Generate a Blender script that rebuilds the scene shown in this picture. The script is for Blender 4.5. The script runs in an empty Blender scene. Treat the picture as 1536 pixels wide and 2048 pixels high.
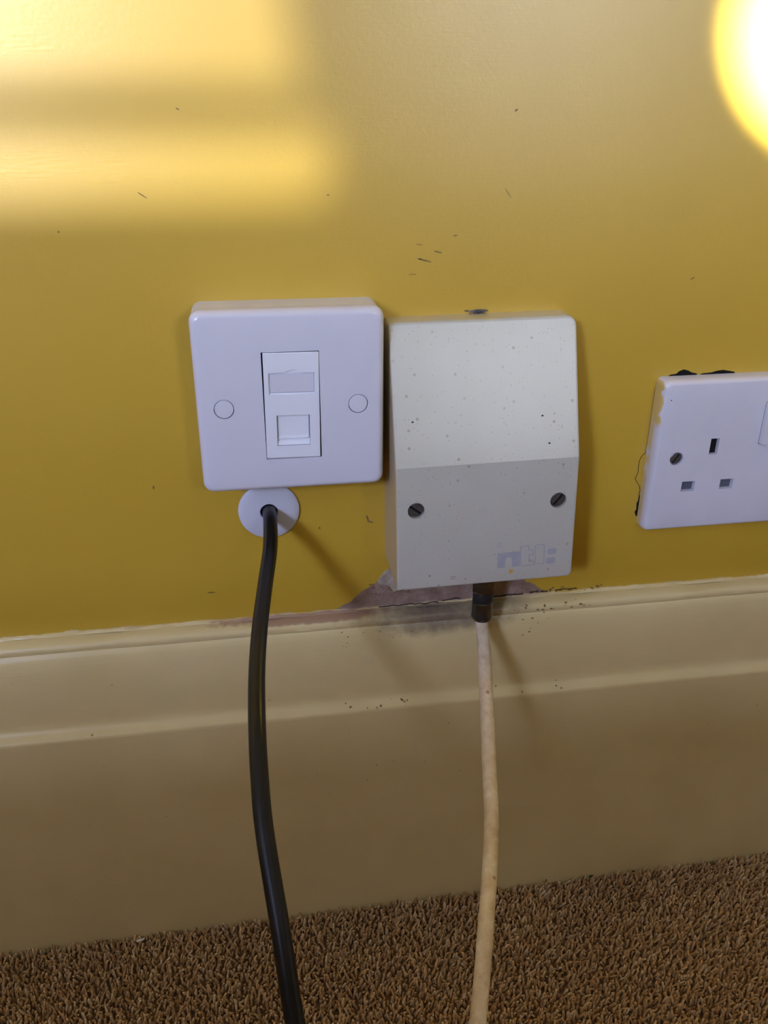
import bpy, bmesh, math, random
import numpy as np
from mathutils import Vector, Matrix

random.seed(7)
rng = np.random.default_rng(11)
S = bpy.context.scene
COL = S.collection
FLOOR = 0.343            # the centre of the data outlet hangs this far above the carpet


def V(x, y, z):
    """millimetres from the data outlet's centre on the wall -> metres, carpet at z = 0"""
    return Vector((x / 1000.0, y / 1000.0, z / 1000.0 + FLOOR))


# ------------------------------------------------------------------ camera
cd = bpy.data.cameras.new('camera')
cam = bpy.data.objects.new('camera', cd)
COL.objects.link(cam)
cd.sensor_fit = 'VERTICAL'
cd.sensor_height = 36.0
cd.sensor_width = 27.0
cd.lens = 1711.45 / 2048 * 36.0
cd.clip_start = 0.005
cam.location = V(-16.83, -400.08, 127.07)
cam.rotation_euler = (1.11765, -0.00235, -0.15658)
S.camera = cam

# ------------------------------------------------------------------ light
S.view_settings.view_transform = 'Standard'
S.view_settings.look = 'None'
S.view_settings.gamma = 1.0
S.view_settings.use_curve_mapping = False
S.view_settings.exposure = 0.24
try:
    S.cycles.use_denoising = True
    S.cycles.max_bounces = 8
    S.cycles.diffuse_bounces = 4
    S.cycles.adaptive_threshold = 0.02
    S.cycles.glossy_bounces = 4
    S.cycles.caustics_reflective = False
    S.cycles.caustics_refractive = False
except Exception:
    pass

w = bpy.data.worlds.new('sky')
S.world = w
w.use_nodes = True
w.node_tree.nodes['Background'].inputs['Color'].default_value = (0.50, 0.66, 1.0, 1)
w.node_tree.nodes['Background'].inputs['Strength'].default_value = 1.0

GLINT_DIR = Vector((1.30, 3.2, -0.62))     # sun thrown back by a pane across the street


def sun(name, d, strength, col, angle):
    l = bpy.data.lights.new(name, 'SUN')
    l.energy = strength
    l.color = col
    l.angle = math.radians(angle)
    o = bpy.data.objects.new(name, l)
    COL.objects.link(o)
    o.rotation_euler = d.to_track_quat('-Z', 'Y').to_euler()
    o.location = (-1.5, -4.5, 2.5)
    return o


sun('sun_glint', GLINT_DIR, 2.7, (1.0, 0.97, 0.88), 0.46)

# a hard beam of sun that slips in beside the window frame and lands high on the right
bl_ = bpy.data.lights.new('sun_beam', 'SPOT')
bl_.energy = 30000
bl_.color = (0.92, 0.95, 1.0)
bl_.spot_size = math.radians(1.35)
bl_.spot_blend = 0.6
bl_.shadow_soft_size = 0.01
bo_ = bpy.data.objects.new('sun_beam', bl_)
COL.objects.link(bo_)
bo_.location = V(-2180, -3150, 1150)
bo_.rotation_euler = (V(257, 0, 148) - bo_.location).to_track_quat('-Z', 'Y').to_euler()

al = bpy.data.lights.new('window_daylight', 'AREA')
al.shape = 'RECTANGLE'
al.size = 0.52
al.size_y = 0.62
al.energy = 118
al.color = (0.50, 0.585, 1.0)
ao = bpy.data.objects.new('window_daylight', al)
COL.objects.link(ao)
ao.location = (-2.25, -3.40, FLOOR + 1.56)
ao.rotation_euler = (math.radians(90), 0, 0)
al2 = bpy.data.lights.new('second_window_daylight', 'AREA')
al2.shape = 'RECTANGLE'
al2.size = 0.62
al2.size_y = 0.9
al2.energy = 42
al2.color = (0.88, 0.92, 1.0)
ao2 = bpy.data.objects.new('second_window_daylight', al2)
COL.objects.link(ao2)
ao2.location = (1.15, -3.36, FLOOR + 0.84)
ao2.rotation_euler = (math.radians(90), 0, 0)


# ------------------------------------------------------------------ helpers
def link(o, parent=None):
    COL.objects.link(o)
    if parent is not None:
        o.parent = parent
    return o


def empty(name, loc, label, cat, rot=(0, 0, 0), group=None):
    o = bpy.data.objects.new(name, None)
    o.empty_display_size = 0.02
    o.location = loc
    o.rotation_euler = rot
    o['label'] = label
    o['category'] = cat
    if group:
        o['group'] = group
    return link(o)


def mesh_obj(name, verts, faces, mat, parent=None, smooth=35, scale=0.001):
    me = bpy.data.meshes.new(name)
    me.from_pydata([tuple(c * scale for c in v) for v in verts], [], faces)
    bm = bmesh.new()
    bm.from_mesh(me)
    bmesh.ops.remove_doubles(bm, verts=bm.verts, dist=1e-7)
    bmesh.ops.recalc_face_normals(bm, faces=bm.faces)
    bm.to_mesh(me)
    bm.free()
    if smooth:
        me.polygons.foreach_set('use_smooth', [True] * len(me.polygons))
        me.set_sharp_from_angle(angle=math.radians(smooth))
    if mat:
        me.materials.append(mat)
    o = bpy.data.objects.new(name, me)
    return link(o, parent)


def rrect(w, h, r, seg=6, cx=0.0, cz=0.0):
    pts = []
    for sx, sz, a0 in ((1, 1, 0), (-1, 1, 90), (-1, -1, 180), (1, -1, 270)):
        for k in range(seg + 1):
            a = math.radians(a0 + 90.0 * k / seg)
            pts.append((cx + sx * (w / 2 - r) + r * math.cos(a), cz + sz * (h / 2 - r) + r * math.sin(a)))
    return pts


def loft(loops, cap0=False, cap1=False, closed=False):
    """loops: lists of 3-D points, equal length -> verts, faces"""
    n = len(loops[0])
    v = [p for l in loops for p in l]
    f = []
    for i in range(len(loops) - 1):
        for k in range(n):
            k2 = (k + 1) % n
            f.append((i * n + k, i * n + k2, (i + 1) * n + k2, (i + 1) * n + k))
    if closed:
        b_ = (len(loops) - 1) * n
        for k in range(n):
            k2 = (k + 1) % n
            f.append((b_ + k, b_ + k2, k2, k))
    if cap0:
        f.append(tuple(range(n)))
    if cap1:
        f.append(tuple(range((len(loops) - 1) * n, len(loops) * n)))
    return v, f


def plate_loops(spec, seg=6):
    """spec rows: (w, h, r, y[, cx, cz])"""
    out = []
    for row in spec:
        cx, cz = (row[4], row[5]) if len(row) > 4 else (0, 0)
        out.append([(x, row[3], z) for x, z in rrect(row[0], row[1], row[2], seg, cx, cz)])
    return out


def box_vf(x0, x1, y0, y1, z0, z1):
    v = [(x, y, z) for x in (x0, x1) for y in (y0, y1) for z in (z0, z1)]
    f = [(0, 1, 3, 2), (4, 6, 7, 5), (0, 4, 5, 1), (2, 3, 7, 6), (0, 2, 6, 4), (1, 5, 7, 3)]
    return v, f


def merge(*vfs):
    V_, F_ = [], []
    for v, f in vfs:
        b = len(V_)
        V_ += list(v)
        F_ += [tuple(i + b for i in q) for q in f]
    return V_, F_


def boolean_cut(o, cutters):
    """cut the meshes (verts, faces in mm, object space) out of o for good"""
    bpy.context.view_layer.update()
    for v, f in cutters:
        c = mesh_obj('cutter', v, f, None, None, smooth=0)
        c.matrix_world = o.matrix_world
        m = o.modifiers.new('b', 'BOOLEAN')
        m.operation = 'DIFFERENCE'
        m.solver = 'EXACT'
        m.object = c
        dg = bpy.context.evaluated_depsgraph_get()
        me = bpy.data.meshes.new_from_object(o.evaluated_get(dg))
        o.modifiers.clear()
        old = o.data
        o.data = me
        me.name = old.name
        bpy.data.meshes.remove(old)
        bpy.data.objects.remove(c)
    o.data.polygons.foreach_set('use_smooth', [True] * len(o.data.polygons))
    o.data.set_sharp_from_angle(angle=math.radians(30))


def cyl_vf(cx, cz, r, y0, y1, n=32, r1=None):
    r1 = r if r1 is None else r1
    l0 = [(cx + r * math.cos(2 * math.pi * k / n), y0, cz + r * math.sin(2 * math.pi * k / n)) for k in range(n)]
    l1 = [(cx + r1 * math.cos(2 * math.pi * k / n), y1, cz + r1 * math.sin(2 * math.pi * k / n)) for k in range(n)]
    return loft([l0, l1], True, True)


def lathe_y(prof, n=48, cx=0.0, cz=0.0, cap0=False, cap1=False):
    """prof rows (radius, y) turned around an axis along y"""
    return loft([[(cx + r * math.cos(2 * math.pi * k / n), y, cz + r * math.sin(2 * math.pi * k / n)) for k in range(n)]
                 for r, y in prof], cap0, cap1)


def lathe_z(prof, n=32, cx=0.0, cy=0.0, cap0=True, cap1=True):
    return loft([[(cx + r * math.cos(2 * math.pi * k / n), cy + r * math.sin(2 * math.pi * k / n), z) for k in range(n)]
                 for r, z in prof], cap0, cap1)


def catmull(P, sub=10):
    P = [Vector(p) for p in P]
    P = [P[0] * 2 - P[1]] + P + [P[-1] * 2 - P[-2]]
    out = []
    for i in range(1, len(P) - 2):
        a, b, c, d = P[i - 1:i + 3]
        for k in range(sub):
            t = k / sub
            out.append(0.5 * ((2 * b) + (c - a) * t + (2 * a - 5 * b + 4 * c - d) * t * t + (3 * b - a - 3 * c + d) * t ** 3))
    out.append(P[-2])
    return out


def tube(P, r, n=20):
    """sweep a circle along points, parallel transported"""
    loops = []
    t0 = (P[1] - P[0]).normalized()
    u = t0.cross(Vector((0, 0, 1)))
    if u.length < 1e-3:
        u = t0.cross(Vector((1, 0, 0)))
    u.normalize()
    for i, p in enumerate(P):
        t = (P[min(i + 1, len(P) - 1)] - P[max(i - 1, 0)]).normalized()
        u = (u - t * u.dot(t)).normalized()
        v = t.cross(u)
        loops.append([tuple(p + (u * math.cos(2 * math.pi * k / n) + v * math.sin(2 * math.pi * k / n)) * r) for k in range(n)])
    return loft(loops, True, True)


# ------------------------------------------------------------------ materials
class NT:
    """a small node-tree writer"""

    def __init__(self, name):
        self.m = bpy.data.materials.new(name)
        self.m.use_nodes = True
        self.t = self.m.node_tree
        self.b = self.t.nodes['Principled BSDF']

    def n(self, typ, **kw):
        nd = self.t.nodes.new(typ)
        for k, v in kw.items():
            if k.startswith('i_'):
                nd.inputs[k[2:].replace('_', ' ')].default_value = v
            else:
                setattr(nd, k, v)
        return nd

    def l(self, a, b):
        self.t.links.new(a, b)

    def coord(self, scale=(1, 1, 1), loc=(0, 0, 0), space='Object'):
        tc = self.n('ShaderNodeTexCoord')
        mp = self.n('ShaderNodeMapping')
        mp.inputs['Scale'].default_value = scale
        mp.inputs['Location'].default_value = loc
        self.l(tc.outputs[space], mp.inputs['Vector'])
        return mp.outputs['Vector']

    def noise(self, vec, scale, detail=3.0, rough=0.55):
        nd = self.n('ShaderNodeTexNoise')
        nd.inputs['Scale'].default_value = scale
        nd.inputs['Detail'].default_value = detail
        nd.inputs['Roughness'].default_value = rough
        self.l(vec, nd.inputs['Vector'])
        return nd.outputs['Fac']

    def ramp(self, fac, stops):
        r = self.n('ShaderNodeValToRGB')
        e = r.color_ramp.elements
        while len(e) < len(stops):
            e.new(0.5)
        for k, (p, c) in enumerate(stops):
            e[k].position = p
            e[k].color = c if len(c) == 4 else (*c, 1)
        self.l(fac, r.inputs['Fac'])
        return r.outputs['Color']

    def math(self, op, a, b=None, c=None, clamp=False):
        nd = self.n('ShaderNodeMath', operation=op, use_clamp=clamp)
        for i, x in enumerate((a, b, c)):
            if x is None:
                continue
            if isinstance(x, (int, float)):
                nd.inputs[i].default_value = x
            else:
                self.l(x, nd.inputs[i])
        return nd.outputs[0]

    def mix(self, fac, a, b):
        nd = self.n('ShaderNodeMix', data_type='RGBA')
        for sock, x in ((nd.inputs['Factor'], fac), (nd.inputs['A'], a), (nd.inputs['B'], b)):
            if isinstance(x, (int, float)):
                sock.default_value = x
            elif isinstance(x, tuple):
                sock.default_value = x if len(x) == 4 else (*x, 1)
            else:
                self.l(x, sock)
        # Mix node keeps several sockets of each name: pick the colour ones
        return nd.outputs['Result']

    def mixc(self, fac, a, b):
        nd = self.n('ShaderNodeMix', data_type='RGBA')
        socks = (nd.inputs[0], nd.inputs[6], nd.inputs[7])
        for sock, x in zip(socks, (fac, a, b)):
            if isinstance(x, (int, float)):
                sock.default_value = x
            elif isinstance(x, tuple):
                sock.default_value = x if len(x) == 4 else (*x, 1)
            else:
                self.l(x, sock)
        return nd.outputs[2]

    def step(self, x, lo, hi):
        nd = self.n('ShaderNodeMapRange')
        nd.interpolation_type = 'SMOOTHSTEP'
        nd.inputs['From Min'].default_value = lo
        nd.inputs['From Max'].default_value = hi
        self.l(x, nd.inputs['Value'])
        return nd.outputs['Result']

    def sep(self, vec):
        s = self.n('ShaderNodeSeparateXYZ')
        self.l(vec, s.inputs[0])
        return s.outputs

    def bump(self, h, strength=0.2, dist=0.001):
        nd = self.n('ShaderNodeBump')
        nd.inputs['Strength'].default_value = strength
        nd.inputs['Distance'].default_value = dist
        self.l(h, nd.inputs['Height'])
        self.l(nd.outputs['Normal'], self.b.inputs['Normal'])

    def base(self, c):
        if isinstance(c, tuple):
            self.b.inputs['Base Color'].default_value = c if len(c) == 4 else (*c, 1)
        else:
            self.l(c, self.b.inputs['Base Color'])

    def set(self, rough=0.5, spec=0.5, metal=0.0, coat=0.0):
        self.b.inputs['Roughness'].default_value = rough
        self.b.inputs['Specular IOR Level'].default_value = spec
        self.b.inputs['Metallic'].default_value = metal
        self.b.inputs['Coat Weight'].default_value = coat
        return self.m


def plain(name, col, rough=0.5, spec=0.5, metal=0.0, var=0.06, vs=60.0):
    t = NT(name)
    f = t.noise(t.coord(), vs, 3)
    a = tuple(c * (1 - var) for c in col)
    b = tuple(min(1, c * (1 + var)) for c in col)
    t.base(t.ramp(f, [(0.3, a), (0.7, b)]))
    return t.set(rough, spec, metal)


YELLOW = (0.56, 0.36, 0.030)
CREAM = (0.75, 0.62, 0.30)


def wall_material():
    t = NT('yellow_wall_paint')
    vec = t.coord()
    x, y, z = t.sep(vec)
    f = t.noise(vec, 9.0, 4)
    paint = t.ramp(f, [(0.3, (YELLOW[0] * .96, YELLOW[1] * .95, YELLOW[2] * .92)), (0.7, (YELLOW[0] * 1.03, YELLOW[1] * 1.03, YELLOW[2] * 1.05))])
    # ragged lower edge where cream gloss and old plaster run up onto the wall
    n1 = t.noise(vec, 55.0, 4, 0.65)
    n2 = t.noise(vec, 14.0, 2)
    zz = t.math('ADD', z, t.math('MULTIPLY', t.math('SUBTRACT', n1, 0.5), 0.006))
    edge = FLOOR - 0.1282
    cream = t.step(t.math('MULTIPLY', zz, -1), -edge - 0.0006, -edge + 0.0006)
    # bare pink plaster around the foot of the cream junction box
    dx = t.math('ABSOLUTE', t.math('SUBTRACT', x, 0.080))
    top = t.math('SUBTRACT', FLOOR - 0.106, t.math('MULTIPLY', t.math('POWER', t.math('MAXIMUM', t.math('SUBTRACT', dx, 0.03), 0.0), 1.0), 0.75))
    nz = t.math('ADD', z, t.math('MULTIPLY', t.math('SUBTRACT', n1, 0.5), 0.012))
    pl = t.step(t.math('SUBTRACT', top, nz), -0.0006, 0.0006)
    pcol = t.ramp(t.noise(vec, 120, 4, .7), [(0.25, (0.15, 0.09, 0.062)), (0.5, (0.29, 0.20, 0.15)), (0.75, (0.44, 0.35, 0.27))])
    c = t.mixc(pl, paint, pcol)
    c = t.mixc(cream, c, t.ramp(n2, [(0.35, (0.50, 0.34, 0.22)), (0.55, CREAM)]))
    t.base(c)
    bn = t.noise(vec, 420.0, 2)
    bl = t.noise(t.coord((18, 18, 160)), 6.0, 3)
    h = t.math('ADD', t.math('MULTIPLY', bn, 0.35), t.math('MULTIPLY', bl, 0.25))
    h = t.math('ADD', h, t.math('MULTIPLY', t.math('ADD', t.math('MULTIPLY', pl, -1.0), t.math('MULTIPLY', t.noise(vec, 260, 4, .7), pl)), 1.0))
    t.bump(h, 0.25, 0.0006)
    return t.set(0.38, 1.0)


def skirting_material():
    t = NT('cream_gloss_paint')
    vec = t.coord()
    x, y, z = t.sep(vec)
    c = t.ramp(t.noise(vec, 11.0, 3), [(0.3, (CREAM[0] * .90, CREAM[1] * .87, CREAM[2] * .80)), (0.7, CREAM)])
    # grime gathered under the coax connector and rubbed along the top edge
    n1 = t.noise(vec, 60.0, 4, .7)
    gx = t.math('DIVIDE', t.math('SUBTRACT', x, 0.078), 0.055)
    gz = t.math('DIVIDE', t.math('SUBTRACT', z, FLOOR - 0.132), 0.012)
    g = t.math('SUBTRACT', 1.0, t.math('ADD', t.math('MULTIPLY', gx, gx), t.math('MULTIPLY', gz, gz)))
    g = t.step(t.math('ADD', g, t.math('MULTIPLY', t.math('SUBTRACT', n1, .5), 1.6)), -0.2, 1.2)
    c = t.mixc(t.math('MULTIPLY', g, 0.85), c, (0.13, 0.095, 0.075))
    # pinkish scraped line left of the box
    px = t.math('DIVIDE', t.math('SUBTRACT', x, 0.0), 0.06)
    pz = t.math('DIVIDE', t.math('SUBTRACT', z, FLOOR - 0.1295), 0.0026)
    p = t.math('SUBTRACT', 1.0, t.math('ADD', t.math('MULTIPLY', px, px), t.math('MULTIPLY', pz, pz)))
    p = t.step(t.math('ADD', p, t.math('MULTIPLY', t.math('SUBTRACT', n1, .5), 2.2)), 0.1, 0.7)
    c = t.mixc(t.math('MULTIPLY', p, 0.8), c, (0.36, 0.20, 0.14))
    t.base(c)
    h = t.math('ADD', t.noise(t.coord((3, 3, 120)), 8.0, 3), t.math('MULTIPLY', t.noise(vec, 90.0, 2), 0.5))
    t.bump(h, 0.16, 0.0006)
    return t.set(0.24, 0.75)


def carpet_material(name, tuft):
    t = NT(name)
    vec = t.coord()
    big = t.noise(vec, 16.0, 3)
    if tuft:
        g = t.n('ShaderNodeNewGeometry')
        fac = g.outputs['Random Per Island']
    else:
        fac = t.noise(vec, 420.0, 2)
    c = t.ramp(fac, [(0.0, (0.46, 0.27, 0.12)), (0.35, (0.66, 0.42, 0.19)), (0.7, (0.74, 0.50, 0.24)), (1.0, (0.92, 0.72, 0.44))])
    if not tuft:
        c = t.ramp(fac, [(0.3, (0.16, 0.095, 0.042)), (0.7, (0.30, 0.19, 0.09))])  # ground darkened in its colour to match the shade between the tufts
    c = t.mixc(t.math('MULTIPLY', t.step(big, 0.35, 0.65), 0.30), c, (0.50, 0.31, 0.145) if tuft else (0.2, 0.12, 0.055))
    t.base(c)
    if not tuft:
        t.bump(t.noise(vec, 380.0, 2), 0.9, 0.003)
    return t.set(0.9, 0.15)


def box_material():
    t = NT('aged_cream_plastic')
    vec = t.coord()
    x, y, z = t.sep(vec)
    c = t.ramp(t.noise(vec, 18.0, 3), [(0.3, (0.47, 0.46, 0.365)), (0.7, (0.52, 0.51, 0.42))])
    # fly specks
    for sc, thr, dens, col in ((210.0, 0.16, 0.60, (0.30, 0.22, 0.14)), (480.0, 0.17, 0.42, (0.36, 0.30, 0.22))):
        v = t.n('ShaderNodeTexVoronoi', feature='F1')
        v.inputs['Scale'].default_value = sc
        t.l(vec, v.inputs['Vector'])
        dot = t.step(t.math('MULTIPLY', v.outputs['Distance'], -1), -thr - 0.05, -thr + 0.05)
        rnd = t.sep(v.outputs['Color'])[0]
        keep = t.step(rnd, dens, dens + 0.3)
        c = t.mixc(t.math('MULTIPLY', t.math('MULTIPLY', dot, keep), 0.75), c, col)
    # wall paint brushed onto the narrow top and left flanks
    n1 = t.noise(vec, 70.0, 3)
    flank = t.math('MULTIPLY', t.step(t.math('ADD', z, t.math('MULTIPLY', n1, 0.0)), 0.0682, 0.0686),
                   t.step(t.math('ADD', t.math('MULTIPLY', y, -1), t.math('MULTIPLY', n1, -0.02)), 0.004, -0.006))
    c = t.mixc(t.math('MULTIPLY', flank, 0.7), c, (0.60, 0.47, 0.16))
    lf = t.step(t.math('MULTIPLY', x, -1), 0.0448, 0.0452)
    c = t.mixc(t.math('MULTIPLY', lf, 0.85), c, (0.47, 0.36, 0.20))
    t.base(c)
    t.bump(t.noise(vec, 500.0, 2), 0.08, 0.0005)
    return t.set(0.34, 0.9)


def socket_material():
    t = NT('white_moulded_plastic_painted_edge')
    vec = t.coord()
    x, y, z = t.sep(vec)
    c = t.ramp(t.noise(vec, 22.0, 3), [(0.3, (0.60, 0.595, 0.62)), (0.7, (0.655, 0.65, 0.68))])
    n1 = t.noise(vec, 130.0, 3)
    xe = t.math('ADD', x, t.math('MULTIPLY', t.math('SUBTRACT', n1, .5), 0.004))
    ze = t.math('ADD', z, t.math('MULTIPLY', t.math('SUBTRACT', n1, .5), 0.012))
    m = t.math('MULTIPLY', t.step(t.math('MULTIPLY', xe, -1), 0.0716, 0.0721), t.step(ze, 0.016, 0.022))
    m2 = t.math('MULTIPLY', t.step(t.math('MULTIPLY', xe, -1), 0.0722, 0.0727), t.step(y, -0.0048, -0.0036))
    m = t.math('MAXIMUM', m, t.math('MULTIPLY', m2, 0.8))
    c = t.mixc(t.math('MULTIPLY', m, 0.9), c, (0.62, 0.45, 0.11))
    t.base(c)
    return t.set(0.25, 0.5)


def black_cable_material():
    t = NT('black_cable_jacket')
    c = t.ramp(t.noise(t.coord(), 70.0, 3), [(0.3, (0.005, 0.005, 0.005)), (0.75, (0.012, 0.011, 0.010))])
    t.base(c)
    return t.set(0.30, 0.32)


def white_cable_material():
    t = NT('grubby_white_cable_jacket')
    vec = t.coord()
    c = t.ramp(t.noise(vec, 55.0, 5, .7), [(0.28, (0.40, 0.27, 0.14)), (0.46, (0.64, 0.51, 0.33)), (0.62, (0.77, 0.68, 0.50))])
    v = t.n('ShaderNodeTexVoronoi', feature='F1')
    v.inputs['Scale'].default_value = 170.0
    t.l(vec, v.inputs['Vector'])
    dot = t.step(t.math('MULTIPLY', v.outputs['Distance'], -1), -0.20, -0.12)
    keep = t.step(t.sep(v.outputs['Color'])[0], 0.72, 0.9)
    c = t.mixc(t.math('MULTIPLY', t.math('MULTIPLY', dot, keep), 0.7), c, (0.28, 0.15, 0.08))
    t.base(c)
    return t.set(0.5, 0.4)


M_WALL = wall_material()
M_SKIRT = skirting_material()
M_CARPET = carpet_material('brown_carpet_shaded_ground', False)
M_TUFT = carpet_material('brown_carpet_tuft', True)
M_BOX = box_material()
M_SOCKET = socket_material()
M_BLACK = black_cable_material()
M_WHITECABLE = white_cable_material()
M_PLASTIC = plain('white_glossy_plastic', (0.64, 0.64, 0.685), 0.16, 0.5, 0, 0.01)
M_PATTRESS = plain('white_box_plastic', (0.66, 0.655, 0.65), 0.32, 0.5, 0, 0.02)
M_MODULE = plain('bright_white_plastic', (0.76, 0.775, 0.80), 0.28, 0.5, 0, 0.01)
M_GROMMET = plain('white_soft_plastic', (0.60, 0.61, 0.65), 0.35, 0.5, 0, 0.02)
M_DARK = plain('dark_void', (0.012, 0.011, 0.010), 0.9, 0.1)
M_STEEL = plain('dull_screw_steel', (0.20, 0.20, 0.20), 0.42, 0.5, 0.9, 0.25, 400)
M_NICKEL = plain('tarnished_nickel', (0.13, 0.13, 0.13), 0.25, 0.5, 0.95, 0.25, 150)
M_RUBBER = plain('black_rubber', (0.012, 0.012, 0.012), 0.55, 0.4)
M_LOGO = plain('faded_blue_grey_print', (0.36, 0.355, 0.36), 0.5, 0.4, 0, 0.06, 300)
M_SCUFF = plain('grey_scuff', (0.24, 0.165, 0.06), 0.8, 0.2, 0, 0.3, 300)
M_ORANGE = plain('orange_paint_fleck', (0.62, 0.33, 0.08), 0.6, 0.3, 0, 0.1)
M_CRACK = plain('crack_shadow', (0.05, 0.035, 0.025), 0.9, 0.1, 0, 0.4, 400)
M_PLASTER = plain('cracked_filler', (0.42, 0.35, 0.25), 0.8, 0.2, 0, 0.25, 220)
M_CEIL = plain('ceiling_white', (0.78, 0.77, 0.74), 0.8, 0.3)
M_SIDE = plain('side_wall_paint', (0.46, 0.43, 0.36), 0.8, 0.3)
M_FRAME = plain('window_frame_white', (0.75, 0.74, 0.72), 0.4, 0.5)
M_BLOCKER = plain('blocker_cloth', (0.20, 0.15, 0.09), 0.9, 0.2)
M_LINT = plain('lint', (0.75, 0.72, 0.66), 0.8, 0.2)
M_LEAF = plain('dry_green_bit', (0.05, 0.065, 0.03), 0.8, 0.2)


def structure(o):
    o['kind'] = 'structure'
    return o


# ------------------------------------------------------------------ the room
XL, XR, YB, ZT = -3300.0, 2300.0, -3200.0, 2057.0        # mm from the outlet
ROOM_H = ZT + 343
BLOCKER_H = 515


def wbox(name, x0, x1, y0, y1, z0, z1, mat):
    v, f = box_vf(x0, x1, y0, y1, z0 + 343, z1 + 343)
    return structure(mesh_obj(name, v, f, mat, None, 0))


wall_back = wbox('wall_back', XL - 100, XR + 100, 0, 120, -347, ZT, M_WALL)
wbox('wall_left', XL - 100, XL, YB, 0, -347, ZT, M_SIDE)
wbox('wall_right', XR, XR + 100, YB, 0, -347, ZT, M_SIDE)
wbox('ceiling', XL - 100, XR + 100, YB - 120, 120, ZT, ZT + 100, M_CEIL)
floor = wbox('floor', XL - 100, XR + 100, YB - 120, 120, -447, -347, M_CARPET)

# wall behind the photographer with its window opening
WX0, WX1, WZ0, WZ1 = -2750.0, -1230.0, 705.0, 1990.0
W2 = (840.0, 1460.0, 390.0, 1290.0)
v, f = merge(box_vf(XL - 100, WX0, YB - 120, YB, 0, ROOM_H), box_vf(WX1, W2[0], YB - 120, YB, 0, ROOM_H), box_vf(W2[1], XR + 100, YB - 120, YB, 0, ROOM_H),
             box_vf(WX0, WX1, YB - 120, YB, 0, WZ0 + 343), box_vf(WX0, WX1, YB - 120, YB, WZ1 + 343, ROOM_H),
             box_vf(W2[0], W2[1], YB - 120, YB, 0, W2[2] + 343), box_vf(W2[0], W2[1], YB - 120, YB, W2[3] + 343, ROOM_H))
structure(mesh_obj('wall_front', v, f, M_SIDE, None, 0))

win = structure(bpy.data.objects.new('window_1', None))
link(win)
win.location = (WX0 / 1000, YB / 1000, (WZ0 + 343) / 1000)
wx = WX1 - WX0
wz = WZ1 - WZ0
v, f = merge(box_vf(0, wx, -90, -40, wz - 30, wz), box_vf(0, 30, -90, -40, 0, wz - 30), box_vf(wx - 8, wx, -90, -40, 0, wz - 30),
             box_vf(0, wx, -90, -40, 0, 5))
mesh_obj('window_frame', v, f, M_FRAME, win, 0)
for zb, th in ((45.0, 11.0), (590.0, 22.0)):
    v, f = box_vf(30, wx - 8, -80, -55, zb, zb + th)
    mesh_obj('glazing_bar', v, f, M_FRAME, win, 0)


win2 = structure(bpy.data.objects.new('window_2', None))
link(win2)
win2.location = (W2[0] / 1000, YB / 1000, (W2[2] + 343) / 1000)
v, f = merge(box_vf(0, 620, -90, -40, 870, 900), box_vf(0, 620, -90, -40, 0, 30), box_vf(0, 30, -90, -40, 30, 870), box_vf(590, 620, -90, -40, 30, 870))
mesh_obj('window_frame', v, f, M_FRAME, win2, 0)

# unseen cloth added right of the first window, cut to outline the glint
sx_, sz_ = -GLINT_DIR.x * 1000, -GLINT_DIR.z * 1000
V_, F_ = [], []
edge = [(4, 1400), (6, 300), (8, 180), (9, 160), (11, 142), (15, 128), (22, 117), (27, 108), (27, 96), (20, 86), (16, 60)]
for xe, ze in edge:
    for k in range(41):
        u = k / 40
        V_.append((xe + sx_ + (70 - xe) * u - WX0, 4 + 10 * math.sin(u * 25) * min(1, u * 6), ze + sz_ - WZ0))
for i in range(len(edge) - 1):
    for k in range(40):
        a = i * 41 + k
        F_.append((a, a + 1, a + 42, a + 41))
cu = mesh_obj('glint_mask', V_, F_, M_BLOCKER, win, 60)
cu.modifiers.new('thick', 'SOLIDIFY').thickness = 0.002

# unseen block added behind the photographer to keep daylight off the wall's foot
blocker = empty('divan_blocker', V(0, -640, -347), 'low brown light blocker added behind the viewer, out of view', 'blocker')
v, f = loft([[(x, -y, z) for x, y in rrect(2200 - o, 1000 - o, 40, 5, -400, 500)] for o, z in ((0, 30), (0, 200), (10, 205))], True, True)
mesh_obj('base', v, f, M_BLOCKER, blocker, 40)
v, f = loft([[(x, -y, z) for x, y in rrect(2200 - o, 1000 - o, 60, 5, -400, 500)] for o, z in ((30, 205), (0, 225), (0, BLOCKER_H - 30), (10, BLOCKER_H - 10), (50, BLOCKER_H))], True, True)
mesh_obj('blocker_mattress', v, f, M_BLOCKER, blocker, 60)
for lx in (-1400, 600):
    for ly in (-80, -920):
        v, f = lathe_z([(25, 0), (30, 32)], 16, lx, ly)
        mesh_obj('leg', v, f, M_FRAME, blocker, 40)

# ------------------------------------------------------------------ skirting
prof = [(0, -129.8), (-3.6, -130.2), (-6.4, -131.2), (-7.9, -132.6), (-8.3, -134.4), (-7.5, -136.2), (-8.6, -137.4), (-9.8, -140.2),
        (-10.9, -146), (-11.6, -154), (-12.0, -165), (-12.1, -176.5), (-12.3, -179.6), (-13.2, -181.9), (-15.2, -183.5), (-17.3, -184.8),
        (-17.9, -185.5), (-18.0, -187.2), (-18.0, -347)]
xs = [XL, -1500, -800] + list(np.arange(-320, 420, 4.0)) + [800, 1500, XR]
V_, F_ = [], []
npf = len(prof)
for x in xs:
    for k, (y, z) in enumerate(prof):
        wob = 0.0
        if -330 < x < 430:
            if k < 5:
                wob = 0.5 * math.sin(x * 0.11 + k) * math.sin(x * 0.037 + 2) + (random.random() - .5) * 0.55
            elif k < 17:
                wob = 0.12 * math.sin(x * 0.05 + k * .3)
        V_.append((x, y + (wob * 0.4 if k else 0), z + 343 + wob))
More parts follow.
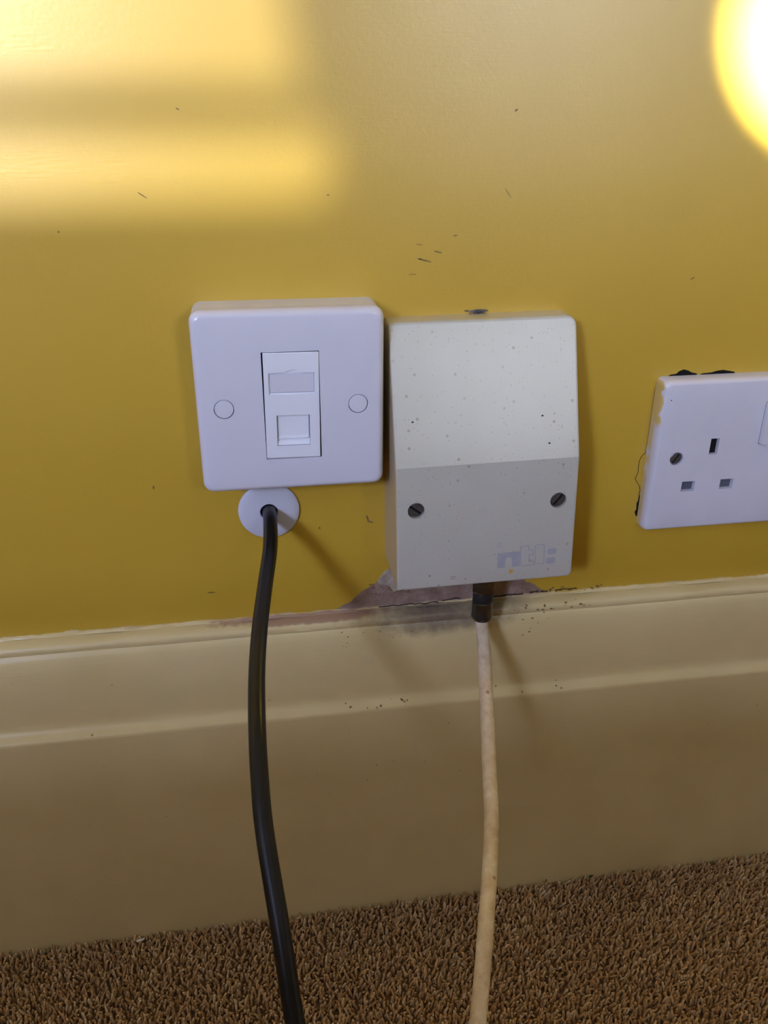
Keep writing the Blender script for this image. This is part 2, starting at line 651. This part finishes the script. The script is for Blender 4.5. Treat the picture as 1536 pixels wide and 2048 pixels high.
for i in range(len(xs) - 1):
    for k in range(npf - 1):
        a = i * npf + k
        F_.append((a, a + 1, a + npf + 1, a + npf))
skirt = structure(mesh_obj('baseboard_back', V_, F_, M_SKIRT, None, 50))

# ragged paint and filler in the joint between wall and skirting
V_, F_ = [], []
xs2 = np.arange(-330, 430, 2.0)
rows = 5
amp = rng.normal(0, 1, len(xs2))
amp = np.convolve(amp, np.ones(5) / 5, 'same')
amp2 = np.convolve(rng.normal(0, 1, len(xs2)), np.ones(3) / 3, 'same')
for i, x in enumerate(xs2):
    hgt = 1.1 + 1.0 * amp[i] + 0.5 * amp2[i]
    if 30 < x < 165:
        hgt *= 0.5
    hgt = max(0.25, hgt)
    for k in range(rows):
        u = k / (rows - 1)
        V_.append((x, 0.3 - (1.6 + 0.35 * amp2[i]) * math.sin(u * math.pi * 0.5 + 0.0) * (1 if k else 0) , -129.9 + 343 + hgt * (1 - u) + 0.1))
for i in range(len(xs2) - 1):
    for k in range(rows - 1):
        a = i * rows + k
        F_.append((a, a + 1, a + rows + 1, a + rows))
mesh_obj('filler_bead', V_, F_, M_SKIRT, skirt, 60)

# ------------------------------------------------------------------ carpet pile (one object of tufts nobody could count)
sp = 2.05
gx = np.arange(-390, 490, sp)
gy = np.arange(-18.6, -270, -sp)
X, Y = np.meshgrid(gx, gy)
X = X.ravel() + rng.uniform(-1.0, 1.0, X.size)
Y = Y.ravel() + rng.uniform(-1.0, 0.6, Y.size)
# coarser tufts away from the spot in view
gx2 = np.arange(-900, 1000, 4.4)
gy2 = np.arange(-18.6, -600, -4.4)
X2, Y2 = np.meshgrid(gx2, gy2)
X2 = X2.ravel() + rng.uniform(-2, 2, X2.size)
Y2 = Y2.ravel() + rng.uniform(-2, 1.2, Y2.size)
outer = (X2 < -390) | (X2 > 490) | (Y2 < -270)
BIG = np.concatenate([np.ones(X.size), np.full(int(outer.sum()), 2.0)])
X = np.concatenate([X, X2[outer]])
Y = np.concatenate([Y, Y2[outer]])
N = X.size
H = rng.uniform(4.0, 7.4, N)
lean = rng.normal(0, 1.1, (N, 2)) + np.array([0.3, -0.7])
R0 = rng.uniform(0.68, 1.0, N) * BIG
lean *= BIG[:, None] ** 0.6
ang = rng.uniform(0, 2 * np.pi, N)
K = 4
ringr = (0.8, 1.15, 0.75)
ringh = (-0.6, 0.5, 0.88)
verts = np.zeros((N, K * 3 + 1, 3))
for r in range(3):
    for k in range(K):
        a = ang + 2 * np.pi * k / K + r * 0.6
        verts[:, r * K + k, 0] = X + lean[:, 0] * max(0, ringh[r]) * 1.3 + R0 * ringr[r] * np.cos(a)
        verts[:, r * K + k, 1] = Y + lean[:, 1] * max(0, ringh[r]) * 1.3 + R0 * ringr[r] * np.sin(a)
        verts[:, r * K + k, 2] = H * ringh[r] if r else -0.5
verts[:, K * 3, 0] = X + lean[:, 0] * 1.3
verts[:, K * 3, 1] = Y + lean[:, 1] * 1.3
verts[:, K * 3, 2] = H
verts[:, :, 1] = np.minimum(verts[:, :, 1], -18.05)
nv = K * 3 + 1
fl = []
for r in range(2):
    for k in range(K):
        k2 = (k + 1) % K
        fl.append((r * K + k, r * K + k2, (r + 1) * K + k2))
        fl.append((r * K + k, (r + 1) * K + k2, (r + 1) * K + k))
for k in range(K):
    fl.append((2 * K + k, 2 * K + (k + 1) % K, 3 * K))
fl = np.array(fl)
faces = (fl[None] + (np.arange(N) * nv)[:, None, None]).reshape(-1, 3)
# the pile tops sit at carpet level, their roots sink into the backing
vv = verts.reshape(-1, 3)
vv[:, 2] -= 4.0
me = bpy.data.meshes.new('carpet_pile')
me.vertices.add(len(vv))
me.vertices.foreach_set('co', (vv / 1000.0).ravel())
me.loops.add(faces.size)
me.loops.foreach_set('vertex_index', faces.ravel())
me.polygons.add(len(faces))
me.polygons.foreach_set('loop_start', np.arange(0, faces.size, 3))
me.polygons.foreach_set('use_smooth', np.ones(len(faces), dtype=bool))
me.update(calc_edges=True)
me.validate()
me.materials.append(M_TUFT)
pile = link(bpy.data.objects.new('carpet_pile', me))
pile['kind'] = 'stuff'
pile['label'] = 'short brown twisted carpet pile in front of the skirting'
pile['category'] = 'carpet'

# ------------------------------------------------------------------ data outlet (left)
D = 24.8
out = empty('network_outlet', V(0, 0, 0), 'glossy white square data outlet on a raised box, left of the cream junction box', 'wall outlet',
            (0, 0.0038, 0))
v, f = loft(plate_loops([(85.0, 85.0, 4.5, 0), (85.0, 85.0, 4.5, -15.6), (84.2, 84.2, 4.2, -16.0), (78, 78, 3, -16.0)]), True, True)
mesh_obj('back_box', v, f, M_PATTRESS, out)
pl = [(84.6, 84.6, 4.6, -15.9), (85.8, 85.8, 5.0, -16.3), (86.0, 86.0, 5.0, -20.2)]
for k in range(1, 9):
    a = math.radians(90 * k / 8)
    pl.append((86.0 - 2 * 3.2 * (1 - math.cos(a)), 86.0 - 2 * 3.2 * (1 - math.cos(a)), 5.0 - 2.2 * (1 - math.cos(a)), -20.2 - (D - 0.3 - 20.2) * math.sin(a)))
# gently pillowed front running in to the module opening
pl += [(70, 72, 2.5, -D + 0.08), (50, 62, 1.2, -D), (25.9, 51.1, 0.25, -D, 0.2, -1.0), (25.9, 51.1, 0.25, -D + 6, 0.2, -1.0), (70, 70, 3, -D + 6)]
v, f = loft(plate_loops(pl), closed=True)
face = mesh_obj('faceplate', v, f, M_PLASTIC, out, 40)
caps = [cyl_vf(sx * 30.6, -1.1, 4.6, -D - 2, -D + 2.2, 40) for sx in (-1, 1)]
boolean_cut(face, caps)
for sx in (-1, 1):
    v, f = lathe_y([(4.28, 0.0), (4.28, -1.35), (4.12, -1.55), (2.0, -1.6)], 40, 0, 0, True, True)
    c = mesh_obj('screw_cover', v, f, M_PLASTIC, out, 40)
    c.location = (sx * 30.6 / 1000, (-D + 1.55) / 1000, -1.1 / 1000)
# dark cavity behind the gap around the module
v, f = box_vf(-14, 14.4, -D + 6, -D + 6.5, -28, 26)
mesh_obj('cavity', v, f, M_DARK, out, 0)
mx, mz = 0.25, -1.0
v, f = loft(plate_loops([(25.0, 50.3, 0.5, -17.6), (25.0, 50.3, 0.5, -D - 0.15), (24.4, 49.7, 0.35, -D - 0.5), (20, 44, .2, -D - 0.5)]), True, True)
mod = mesh_obj('socket_module', v, f, M_MODULE, out, 30)
mod.location = (mx / 1000, 0, mz / 1000)
mod.rotation_euler = (0, math.radians(0.6), 0)
bpy.context.view_layer.update()
# label window with its finger notch, and the shuttered port opening
wl = [(-10.4, 5.7), (10.6, 5.7), (10.6, 15.9), (3.4, 15.9), (2.0, 17.3), (-1.2, 17.4), (-2.8, 16.0), (-10.4, 15.9)]
cut1 = loft([[(x, -D - 2, z) for x, z in wl], [(x, -D + 0.5, z) for x, z in wl]], True, True)
cut2 = box_vf(-7.4, 7.9, -D - 2, -D + 1.9, -18.9, -4.1)
boolean_cut(mod, [cut1, cut2])
v, f = loft([[(x, -D + 0.5, z) for x, z in [(-9.9, 6.3), (10.2, 6.3), (10.2, 15.5), (-9.9, 15.5)]],
             [(x, -D - 0.05, z) for x, z in [(-9.6, 6.9), (9.9, 6.9), (9.9, 15.1), (-9.6, 15.1)]]], True, True)
mesh_obj('label_window', v, f, M_PLASTIC, mod, 30)
v, f = merge(box_vf(-6.9, 7.3, -D + 0.9, -D + 1.8, -15.6, -4.3), box_vf(-6.9, 6.4, -D + 0.3, -D + 0.95, -15.9, -15.2))
mesh_obj('port_shutter', v, f, M_MODULE, mod, 30)
v = [(-7.3, -D - 0.3, -18.6), (7.8, -D - 0.3, -18.6), (7.8, -D + 1.4, -16.2), (-7.3, -D + 1.4, -16.2), (-7.3, -D + 1.8, -18.8), (7.8, -D + 1.8, -18.8)]
mesh_obj('finger_ramp', v, [(0, 1, 2, 3), (0, 4, 5, 1), (0, 3, 4), (1, 5, 2), (2, 5, 4, 3)], M_MODULE, mod, 0)

# ------------------------------------------------------------------ grommet and black cable
GX, GZ = -13.1, -64.4
gr = empty('cable_grommet', V(GX, 0, GZ), 'flat white round cable grommet peeping out below the square data outlet', 'grommet')
v, f = lathe_y([(15.2, 0.3), (15.6, -0.6), (15.5, -1.4), (14.9, -1.9), (11.0, -2.5), (6.0, -2.9), (4.6, -3.0), (4.3, -2.7), (4.25, 1.0)], 64)
mesh_obj('disc', v, f, M_GROMMET, gr, 40)
v, f = lathe_y([(4.25, -0.2), (0.5, -0.15)], 32, 0, 0, False, True)
mesh_obj('hole', v, f, M_DARK, gr, 0)

bk = empty('black_cable', V(GX, 0, GZ), 'thick black cable curving out of the white round grommet towards the viewer', 'cable')
P = [(-13.1, -0.3, -64.0), (-13.0, -4, -64.0), (-12.9, -14, -64.6), (-14.0, -34, -69.0), (-17.5, -57, -75.5), (-20.8, -80, -81.8), (-23.2, -104, -88.8), (-24.2, -128.6, -96.7),
     (-24.3, -146, -106.0), (-23.6, -163, -118.0), (-20.2, -187, -139.0), (-17.0, -209, -163.2), (-12, -234, -195), (-4, -260, -243), (8, -290, -296), (28, -332, -328), (80, -400, -334),
     (250, -500, -334), (650, -560, -334)]
C = catmull([(x - GX, y, z - GZ) for x, y, z in P], 10)
v, f = tube(C, 3.55, 24)
mesh_obj('cable_jacket', v, f, M_BLACK, bk, 60)

# ------------------------------------------------------------------ cream junction box (centre)
dt, dc, db, zt, zcr, zb = 12.6, 33.7, 38.3, 68.9, 4.84, -59.5
BW = 91.0
jb = empty('junction_box', V(92.42, 0, -36.0), 'speckled cream wedge-fronted cable junction box between the data outlet and the power socket', 'junction box',
           (0, -math.radians(0.48), 0))


def jd(z, inset=0.0):
    d = dt + (zt - z) / (zt - zcr) * (dc - dt) if z > zcr else dc + (zcr - z) / (zcr - zb) * (db - dc)
    return d - inset


def jb_outline(off):
    """rounded outline with points exactly on the crease"""
    x0, x1 = -BW / 2 + off, BW / 2 - off
    z0, z1 = zb + off, zt - off
    r_tr, r_tl, r_bl, r_br = 4.6, 1.2, 1.0, 3.0
    pts = []
    for (cx, cz, r, a0) in ((x1, z1, r_tr, 0), (x0, z1, r_tl, 90), (x0, z0, r_bl, 180), (x1, z0, r_br, 270)):
        r = max(0.3, r - off)
        sx = -1 if cx == x1 else 1
        sz = -1 if cz == z1 else 1
        for k in range(7):
            a = math.radians(a0 + 15 * k)
            pts.append((cx + sx * r + r * math.cos(a), cz + sz * r + r * math.sin(a)))
        if a0 == 90:
            pts.append((x0, zcr))
        if a0 == 270:
            pts.append((x1, zcr))
    return pts


loops = [[(x, 0.4, z) for x, z in jb_outline(0)]]
for off, ins in ((0.0, 1.1), (0.12, 0.55), (0.45, 0.15), (1.1, 0.0)):
    loops.append([(x, -jd(z, ins), z) for x, z in jb_outline(off)])
v, f = loft(loops)
n = len(loops[0])
b = (len(loops) - 1) * n
iL, iR = 14, n - 1         # indices of the crease points
f.append(tuple(b + i for i in [iR] + list(range(0, iL + 1))))
f.append(tuple(b + i for i in range(iL, iR + 1)))
cover = mesh_obj('cover', v, f, M_BOX, jb, 12)
k_low = (db - dc) / (zcr - zb)
tilt = math.atan(k_low)
SCR = [(-35.6, -17.2, 38), (36.0, -17.2, -52)]
bpy.context.view_layer.update()
boolean_cut(cover, [cyl_vf(x, z, 4.15, -60, -jd(z) + 2.6, 40) for x, z, a in SCR] +
            [cyl_vf(97.3 - 92.42, -20, 0.1, 0, 1, 8)][:0])
cover.data.set_sharp_from_angle(angle=math.radians(5))
for x, z, a in SCR:
    s = bpy.data.objects.new('screw', None)
    v, f = lathe_y([(3.75, 0.0), (3.75, -1.2), (3.3, -1.65), (0.2, -1.8)], 36, 0, 0, True, True)
    s = mesh_obj('screw', v, f, M_STEEL, jb, 40)
    s.location = (x / 1000, (-jd(z) + 2.5) / 1000, z / 1000)
    s.rotation_euler = (0, math.radians(a), 0)
    bpy.context.view_layer.update()
    boolean_cut(s, [box_vf(-5, 5, -4, -0.8, -0.62, 0.62)])
    v, f = box_vf(-3.4, 3.4, -0.85, -0.78, -0.6, 0.6)
    mesh_obj('slot', v, f, M_DARK, s, 0)
# pin holes
for x, z in ((-36.2, 25.2), (27.2, 24.6), (30.3, 11.9)):
    v, f = cyl_vf(x, z, 0.55, -jd(z) + 0.5, -jd(z) - 0.06, 12)
    mesh_obj('pin_hole', v, f, M_DARK, jb, 0)


# faded lettering printed on the lower face
def flat(name, rings, mat, parent, proud=0.07, thick=0.12):
    """rings: list of closed (x, z) outlines, each extruded off the sloping lower face"""
    parts = []
    for pts in rings:
        parts.append(loft([[(x, -jd(z) + thick, z) for x, z in pts], [(x, -jd(z) - proud, z) for x, z in pts]], True, True))
    v, f = merge(*parts)
    return mesh_obj(name, v, f, mat, parent, 0)


def stroke(pts, wdt):
    """outline strips along a closed polygon"""
    out_ = []
    n_ = len(pts)
    for i in range(n_):
        a, b_ = Vector(pts[i]), Vector(pts[(i + 1) % n_])
        d = (b_ - a).normalized()
        q = Vector((-d.y, d.x)) * wdt / 2
        a2, b2 = a - d * wdt / 2, b_ + d * wdt / 2
        out_.append([tuple(a2 + q), tuple(b2 + q), tuple(b2 - q), tuple(a2 - q)])
    return out_


arch = [(10.0, -51.5), (10.0, -47.4)] + [(11.75 - 1.75 * math.cos(math.radians(a)), -47.4 + 1.5 * math.sin(math.radians(a))) for a in (30, 60, 90, 120, 150)] + [(13.5, -47.4), (13.5, -51.4)]
n_glyph = [(5.7, -43.3), (5.9, -51.5)] + arch + [(17.6, -51.4), (17.5, -43.0)]
flat('logo_letter_n', [n_glyph], M_LOGO, jb)
t_glyph = [(17.6, -40.6), (21.9, -40.5), (22.0, -42.8), (24.2, -42.8), (24.4, -45.6), (22.2, -45.6), (22.3, -48.4), (22.8, -49.1), (24.6, -49.1), (24.7, -51.3), (19.2, -51.3), (18.0, -50.2)]
flat('logo_letter_t', stroke(t_glyph, 0.42), M_LOGO, jb)
l_glyph = [(25.4, -40.5), (30.0, -40.4), (30.3, -50.9), (25.7, -50.9)]
flat('logo_letter_l', stroke(l_glyph, 0.42), M_LOGO, jb)


def blob(cx, cz, w_, h_):
    return [(cx + x, cz + z) for x, z in rrect(w_, h_, 1.2, 4)]


flat('logo_colon', [blob(34.2, -44.6, 4.8, 3.2), blob(33.8, -49.7, 5.0, 3.4)], M_LOGO, jb)
flat('paint_fleck', [[(13.1 + 1.5 * math.cos(a) * (1 if k % 2 else .6), -53.8 + 1.6 * math.sin(a) * (1 if k % 2 else .6)) for k, a in enumerate(np.arange(8) * math.pi / 4)]], M_ORANGE, jb)
flat('scuff_mark', stroke([(-18.5, -54.2), (-15.5, -54.0), (-15.5, -54.1)], 0.16) + stroke([(-18.3, -55.2), (-15.9, -55.0), (-15.9, -55.1)], 0.16), M_SCUFF, jb, 0.03)
flat('printed_mark', stroke([(5.6, -37.6), (7.4, -37.5), (7.3, -39.7), (5.9, -39.6)], 0.3), M_LOGO, jb, 0.03)
# crumbled plaster along the box's top edge
V_, F_ = [], []
for i in range(26):
    x = -6 + rng.uniform(0, 9)
    z = zt + rng.uniform(-0.2, 1.7)
    r = rng.uniform(0.4, 1.3)
    b0 = len(V_)
    for k in range(6):
        a = k * math.pi / 3 + rng.uniform(-.3, .3)
        V_.append((x + r * math.cos(a) * 1.6, -rng.uniform(0.3, 1.2), z + r * math.sin(a) * .5))
    V_.append((x, -rng.uniform(1.0, 2.2), z))
    for k in range(6):
        F_.append((b0 + k, b0 + (k + 1) % 6, b0 + 6))
chip = mesh_obj('plaster_crumbs', V_, F_, plain('grey_plaster_crumb', (0.13, 0.12, 0.12), .9, .2, 0, .8, 300), wall_back, 0)
chip.location = V(92.42, 0, -36.0)
chip['kind'] = 'stuff'

# ------------------------------------------------------------------ coaxial cable
CX, CY = 97.5, -20.0
cx = empty('coaxial_cable', V(CX, CY, -94.6), 'grubby white coaxial cable hanging from the bottom of the cream junction box', 'cable')
hexv = [[(r * math.cos(math.radians(60 * k + 12)), r * math.sin(math.radians(60 * k + 12)), z) for k in range(6)]
        for r, z in ((5.2, 3.0), (6.4, 1.0), (6.4, -15.5), (5.7, -17.0), (4.5, -17.0))]
v, f = loft(hexv, True, True)
mesh_obj('connector_nut', v, f, M_NICKEL, cx, 20)
v, f = lathe_z([(5.3, -16.8), (5.45, -17.2), (5.45, -22.0), (5.3, -22.3)], 32)
mesh_obj('connector_seal', v, f, M_RUBBER, cx, 40)
v, f = lathe_z([(5.2, -22.1), (5.6, -22.5), (5.6, -31.0), (5.75, -31.3), (5.75, -32.2), (5.2, -33.6), (4.2, -34.0)], 40)
mesh_obj('connector_sleeve', v, f, M_NICKEL, cx, 40)
P = [(97.5, -20, -128), (97.4, -22.5, -132), (96.4, -29, -136), (95.1, -37, -139.5), (91.8, -54, -148.5), (88.2, -73, -157.3), (84.2, -93, -167.5), (79.8, -115, -177.6), (73, -138, -184.5), (66, -159, -191.2),
     (60.6, -175, -200), (55.5, -189, -210), (48, -208, -228), (36, -232, -262), (25, -256, -303), (18, -285, -328), (5, -330, -334.5), (-60, -430, -335), (-220, -520, -335), (-600, -580, -335)]
C = catmull([(x - CX, y - CY, z + 94.6) for x, y, z in P], 10)
v, f = tube(C, 3.5, 24)
mesh_obj('cable_jacket', v, f, M_WHITECABLE, cx, 60)

# ------------------------------------------------------------------ double power socket (right)
SD = 9.1
so = empty('power_socket', V(262.3, 0, -45.94), 'white switched double three-pin power socket cut off by the right edge of the picture', 'power socket')
pl = [(146, 86, 3.2, 0.2), (146, 86, 3.2, -2.0), (145.6, 85.6, 3.2, -5.0)]
for k in range(1, 7):
    a = math.radians(15 * k)
    q = 145.6 - 2 * 2.4 * (1 - math.cos(a))
    pl.append((q, q - 60, 3.2 - 1.2 * (1 - math.cos(a)), -5.0 - (SD - 5.0) * math.sin(a)))
pl.append((120, 60, 1.0, -SD))
v, f = loft(plate_loops(pl), True, True)
plate = mesh_obj('faceplate', v, f, M_SOCKET, so, 35)
cuts = []
for s in (-1, 1):
    ox = s * 32.9 if s > 0 else 222.7 - 262.3
    if s > 0:
        ox = 39.6
    cuts.append(box_vf(ox - 2.35, ox + 2.35, -SD - 3, -SD + 6.5, -40.05 + 45.94 - 4.5, -40.05 + 45.94 + 4.5))
    for e in (-1, 1):
        cuts.append(box_vf(ox + e * 11.1 - 3.75, ox + e * 11.1 + 3.75, -SD - 3, -SD + 6.0, -62.5 + 45.94 - 2.9, -62.5 + 45.94 + 2.9))
    cuts.append(cyl_vf(s * 60.0, 0, 3.7, -SD - 3, -SD + 2.4, 36))
bpy.context.view_layer.update()
boolean_cut(plate, cuts)
for s in (-1, 1):
    ox = s * 39.6
    v, f = box_vf(ox - 2.4, ox + 2.4, -SD + 2.4, -SD + 6.6, 1.3, 10.4)
    mesh_obj('earth_shutter', v, f, M_DARK, so, 0)
    for e in (-1, 1):
        v, f = merge(box_vf(ox + e * 11.1 - 3.8, ox + e * 11.1 + 3.8, -SD + 2.7, -SD + 6.1, -19.5, -13.6))
        mesh_obj('pin_shutter', v, f, plain('grey_shutter', (0.10, 0.105, 0.13), 0.4) if (s, e) == (-1, -1) else bpy.data.materials['grey_shutter'], so, 0)
    v, f = lathe_y([(3.3, 0.0), (3.3, -1.3), (2.7, -1.7), (0.3, -1.85)], 32, 0, 0, True, True)
    sc = mesh_obj('screw', v, f, M_STEEL, so, 40)
    sc.location = (s * 60.0 / 1000, (-SD + 2.3) / 1000, 0)
    sc.rotation_euler = (0, math.radians(-58), 0)
    bpy.context.view_layer.update()
    boolean_cut(sc, [box_vf(-5, 5, -4, -1.1, -0.5, 0.5)])
    v, f = box_vf(-3.0, 3.0, -1.15, -1.05, -0.48, 0.48)
    mesh_obj('slot', v, f, M_DARK, sc, 0)
    # rocker switch
    rx = s * 7.9
    v, f = loft(plate_loops([(13.6, 23.6, 0.6, -SD + 0.3, rx, 17.6), (13.6, 23.6, 0.6, -SD - 0.05, rx, 17.6)]), True, True)
    sur = mesh_obj('switch_gap', v, f, plain('switch_gap_grey', (0.25, 0.25, 0.24), .5) if s == -1 else bpy.data.materials['switch_gap_grey'], so, 0)
    v, f = loft([[(x, -SD + 0.2, z) for x, z in rrect(13.0, 23.0, 0.5, 4, rx, 17.6)],
                 [(x, -SD - 1.0 - 1.4 * abs((z - 17.6) / 11.5), z) for x, z in rrect(12.6, 22.6, 0.5, 4, rx, 17.6)]], True, True)
    mesh_obj('switch_rocker', v, f, M_SOCKET, so, 30)


v, f = cyl_vf(-68.0, 32.8, 0.32, -SD + 0.4, -SD - 0.05, 10)
mesh_obj('pin_hole', v, f, M_DARK, so, 0)

# ------------------------------------------------------------------ marks on the wall: gaps, crack, scuffs
def poly_plate(name, pts, mat, parent, y=-0.25):
    v, f = loft([[(x, 0.2, z + 343) for x, z in pts], [(x, y, z + 343) for x, z in pts]], True, True)
    return mesh_obj(name, v, f, mat, parent, 0)


poly_plate('wall_gap', [(194, -3.6), (196.5, -2.3), (199.5, -2.0), (201, -0.6), (203.4, 0.2), (206, -0.5), (208, -1.6), (211, -2.3), (211, -3.6)], M_DARK, wall_back)
poly_plate('wall_gap', [(211, -3.6), (214, -2.4), (219, -2.1), (222, -1.3), (225.5, -1.0), (229, -1.7), (232, -2.3), (232, -3.6)], M_DARK, wall_back)
poly_plate('wall_gap', [(190, -71), (188.8, -70), (188.7, -73.5), (188.1, -75), (188.4, -79), (187.6, -80.5), (188.6, -83), (190, -83)], M_DARK, wall_back)


def ribbon(pts, wdt):
    out_ = []
    for a, b_ in zip(pts[:-1], pts[1:]):
        a, b_ = Vector(a), Vector(b_)
        d = (b_ - a).normalized()
        q = Vector((-d.y, d.x)) * wdt / 2
        out_.append([tuple(a - q), tuple(b_ - q), tuple(b_ + q), tuple(a + q)])
    return out_


def marks(name, polys, mat, parent, y=-0.12):
    parts = [loft([[(x, 0.2, z + 343) for x, z in p], [(x, y, z + 343) for x, z in p]], True, True) for p in polys]
    v, f = merge(*parts)
    return mesh_obj(name, v, f, mat, parent, 0)


marks('wall_crack', ribbon([(189.2, -45.1), (187.4, -46.6), (186.2, -49.3), (186.0, -53), (186.3, -56.6), (185.1, -60.1), (186.5, -62.4), (188.2, -64.8), (189.0, -67.5), (188.6, -70)], 0.28), M_DARK, wall_back)
marks('wall_crack', ribbon([(189.0, -9), (188.9, -20), (189.0, -32), (188.9, -45)], 0.22), M_SCUFF, wall_back)
ell = lambda cx_, cz_, a_, b_, th: [(cx_ + a_ * math.cos(k) * math.cos(th) - b_ * math.sin(k) * math.sin(th), cz_ + a_ * math.cos(k) * math.sin(th) + b_ * math.sin(k) * math.cos(th)) for k in np.arange(8) * math.pi / 4]
sc_polys = [ell(65.8, 58.2, 3.4, .35, -.25), ell(63.4, 58.9, 1.2, .4, -.2), ell(71.8, 61.9, 2.0, .4, -.25), ell(79.8, 69.1, 1.1, .35, .1), ell(105.1, 121.4, .9, .5, .6),
            ell(-58.3, 88.3, 2.4, .3, -.6), ell(103.6, 87.2, 2.8, .2, -.9), ell(21.4, 87.4, .6, .4, 0), ell(-69, -48.1, .5, 1.0, 0), ell(38, -73.2, .5, 2.0, .3), ell(39.5, -75.4, 1.8, .5, -.3),
            ell(200.3, 46.4, 1.2, .35, .5), ell(-40.2, 121.8, .8, .3, -.4), ell(63, 65.4, 1.8, .2, -.2), ell(60, 52, 2.2, .2, 0), ell(-95, 74, .5, .4, 0), ell(12.6, -77, .5, .7, 0), ell(-46, -111, 2.2, .35, 0)]
m = marks('scuff_marks', sc_polys, M_SCUFF, wall_back, -0.06)
m['kind'] = 'stuff'
# peeling paint and crumbs at the foot of the box
peel = []
for i in range(60):
    x = rng.uniform(38, 62) if i < 30 else rng.uniform(118, 175)
    z = rng.uniform(-121, -112) if i < 30 else -127 + rng.normal(0, 0.9)
    peel.append(ell(x, z, rng.uniform(.3, 1.3), rng.uniform(.15, .55), rng.uniform(-.5, .5)))
m = marks('crack_crumbs', peel, M_SCUFF, wall_back, -0.4)
m['kind'] = 'stuff'
V_, F_ = [], []
pe = [(46.5, -107), (49.5, -104.5), (52.8, -108), (53.6, -113), (54.5, -118.6), (52.2, -119.5), (50, -115.5), (47.5, -114.5), (44, -113.8), (43.2, -112)]
v, f = loft([[(x, 0.1, z + 343) for x, z in pe], [(x, -0.5 - 0.25 * math.sin(i * 2.1), z + 343) for i, (x, z) in enumerate(pe)]], False, True)
mesh_obj('peeling_flake', v, f, M_PLASTER, wall_back, 0)
# dark crack where the skirting has pulled away below the box
for x0, x1, zc_, wd in ((44, 78, -128.6, .5), (80, 93, -127.4, .45), (101, 128, -127.8, .6), (131, 142, -127.2, .9), (146, 160, -127.0, .5)):
    pts = [(x, zc_ + rng.normal(0, .28)) for x in np.arange(x0, x1, 2.6)]
    marks('wall_crack', ribbon(pts, wd), M_CRACK, wall_back, -0.35)
# dots on the skirting: small paint nicks
nick = []


def sk_y(z):
    for (y0, z0), (y1, z1) in zip(prof[:-1], prof[1:]):
        if z1 <= z <= z0:
            return y0 + (y1 - y0) * (z - z0) / (z1 - z0)
    return -18.0


parts = []
spots = [(130 + rng.normal(0, 6), rng.uniform(-150, -136), rng.uniform(.25, .6)) for _ in range(9)] + \
        [(rng.uniform(15, 62), rng.uniform(-146, -137), rng.uniform(.2, .5)) for _ in range(12)] + \
        [(rng.uniform(20, 60), rng.uniform(-185, -182), rng.uniform(.2, .7)) for _ in range(14)] + \
        [(rng.uniform(110, 150), rng.uniform(-186, -179), rng.uniform(.2, .45)) for _ in range(6)] + \
        [(rng.uniform(-160, 280), rng.uniform(-330, -136), rng.uniform(.15, .4)) for _ in range(40)] + \
        [(rng.uniform(112, 165), rng.uniform(-135, -131.4), rng.uniform(.3, .9)) for _ in range(16)]
for x, z, r in spots:
    e = ell(x, z, r * rng.uniform(.8, 1.6), r * .7, rng.uniform(-.5, .5))
    parts.append(loft([[(px, sk_y(pz) + 0.3, pz + 343) for px, pz in e], [(px, sk_y(pz) - 0.10, pz + 343) for px, pz in e]], True, True))
v, f = merge(*parts)
m = mesh_obj('paint_nicks', v, f, M_SCUFF, skirt, 0)
m['kind'] = 'stuff'

# ------------------------------------------------------------------ bits lying on the carpet
bmx = bmesh.new()
for dx, dz, r in ((-0.9, 0, 1.0), (0.5, 0.35, 1.1), (1.6, 0.9, .8)):
    ret = bmesh.ops.create_icosphere(bmx, subdivisions=2, radius=r / 1000)
    for q in ret['verts']:
        q.co = Vector((q.co.x * 1.3, q.co.y * .8, q.co.z * .6)) * (1 + 0.18 * math.sin(q.co.x * 9000 + q.co.z * 7000)) + Vector((dx / 1000, dz / 1000, r * 0.0005))
me = bpy.data.meshes.new('white_fleck')
bmx.to_mesh(me)
bmx.free()
me.materials.append(M_LINT)
fl_ = link(bpy.data.objects.new('white_fleck', me))
fl_.location = V(-108.0, -24.5, -340.0)
fl_['label'] = 'tiny white fleck lying on the brown carpet by the skirting'
fl_['category'] = 'fleck'
v = [(-2, 0, 0.3), (-.6, -.7, 1.3), (1.2, -.4, 1.8), (2.2, .2, .8), (1.0, .6, .4), (-.8, .5, .2), (0, 0, 2.2), (0, 0, -0.3)]
f = [(i, (i + 1) % 6, 6) for i in range(6)] + [((i + 1) % 6, i, 7) for i in range(6)]
lf = mesh_obj('leaf_crumb', v, f, M_LEAF, None, 40)
lf.location = V(183.5, -20.5, -341.0)
lf['label'] = 'tiny dark green leaf crumb where carpet meets the skirting'
lf['category'] = 'crumb'
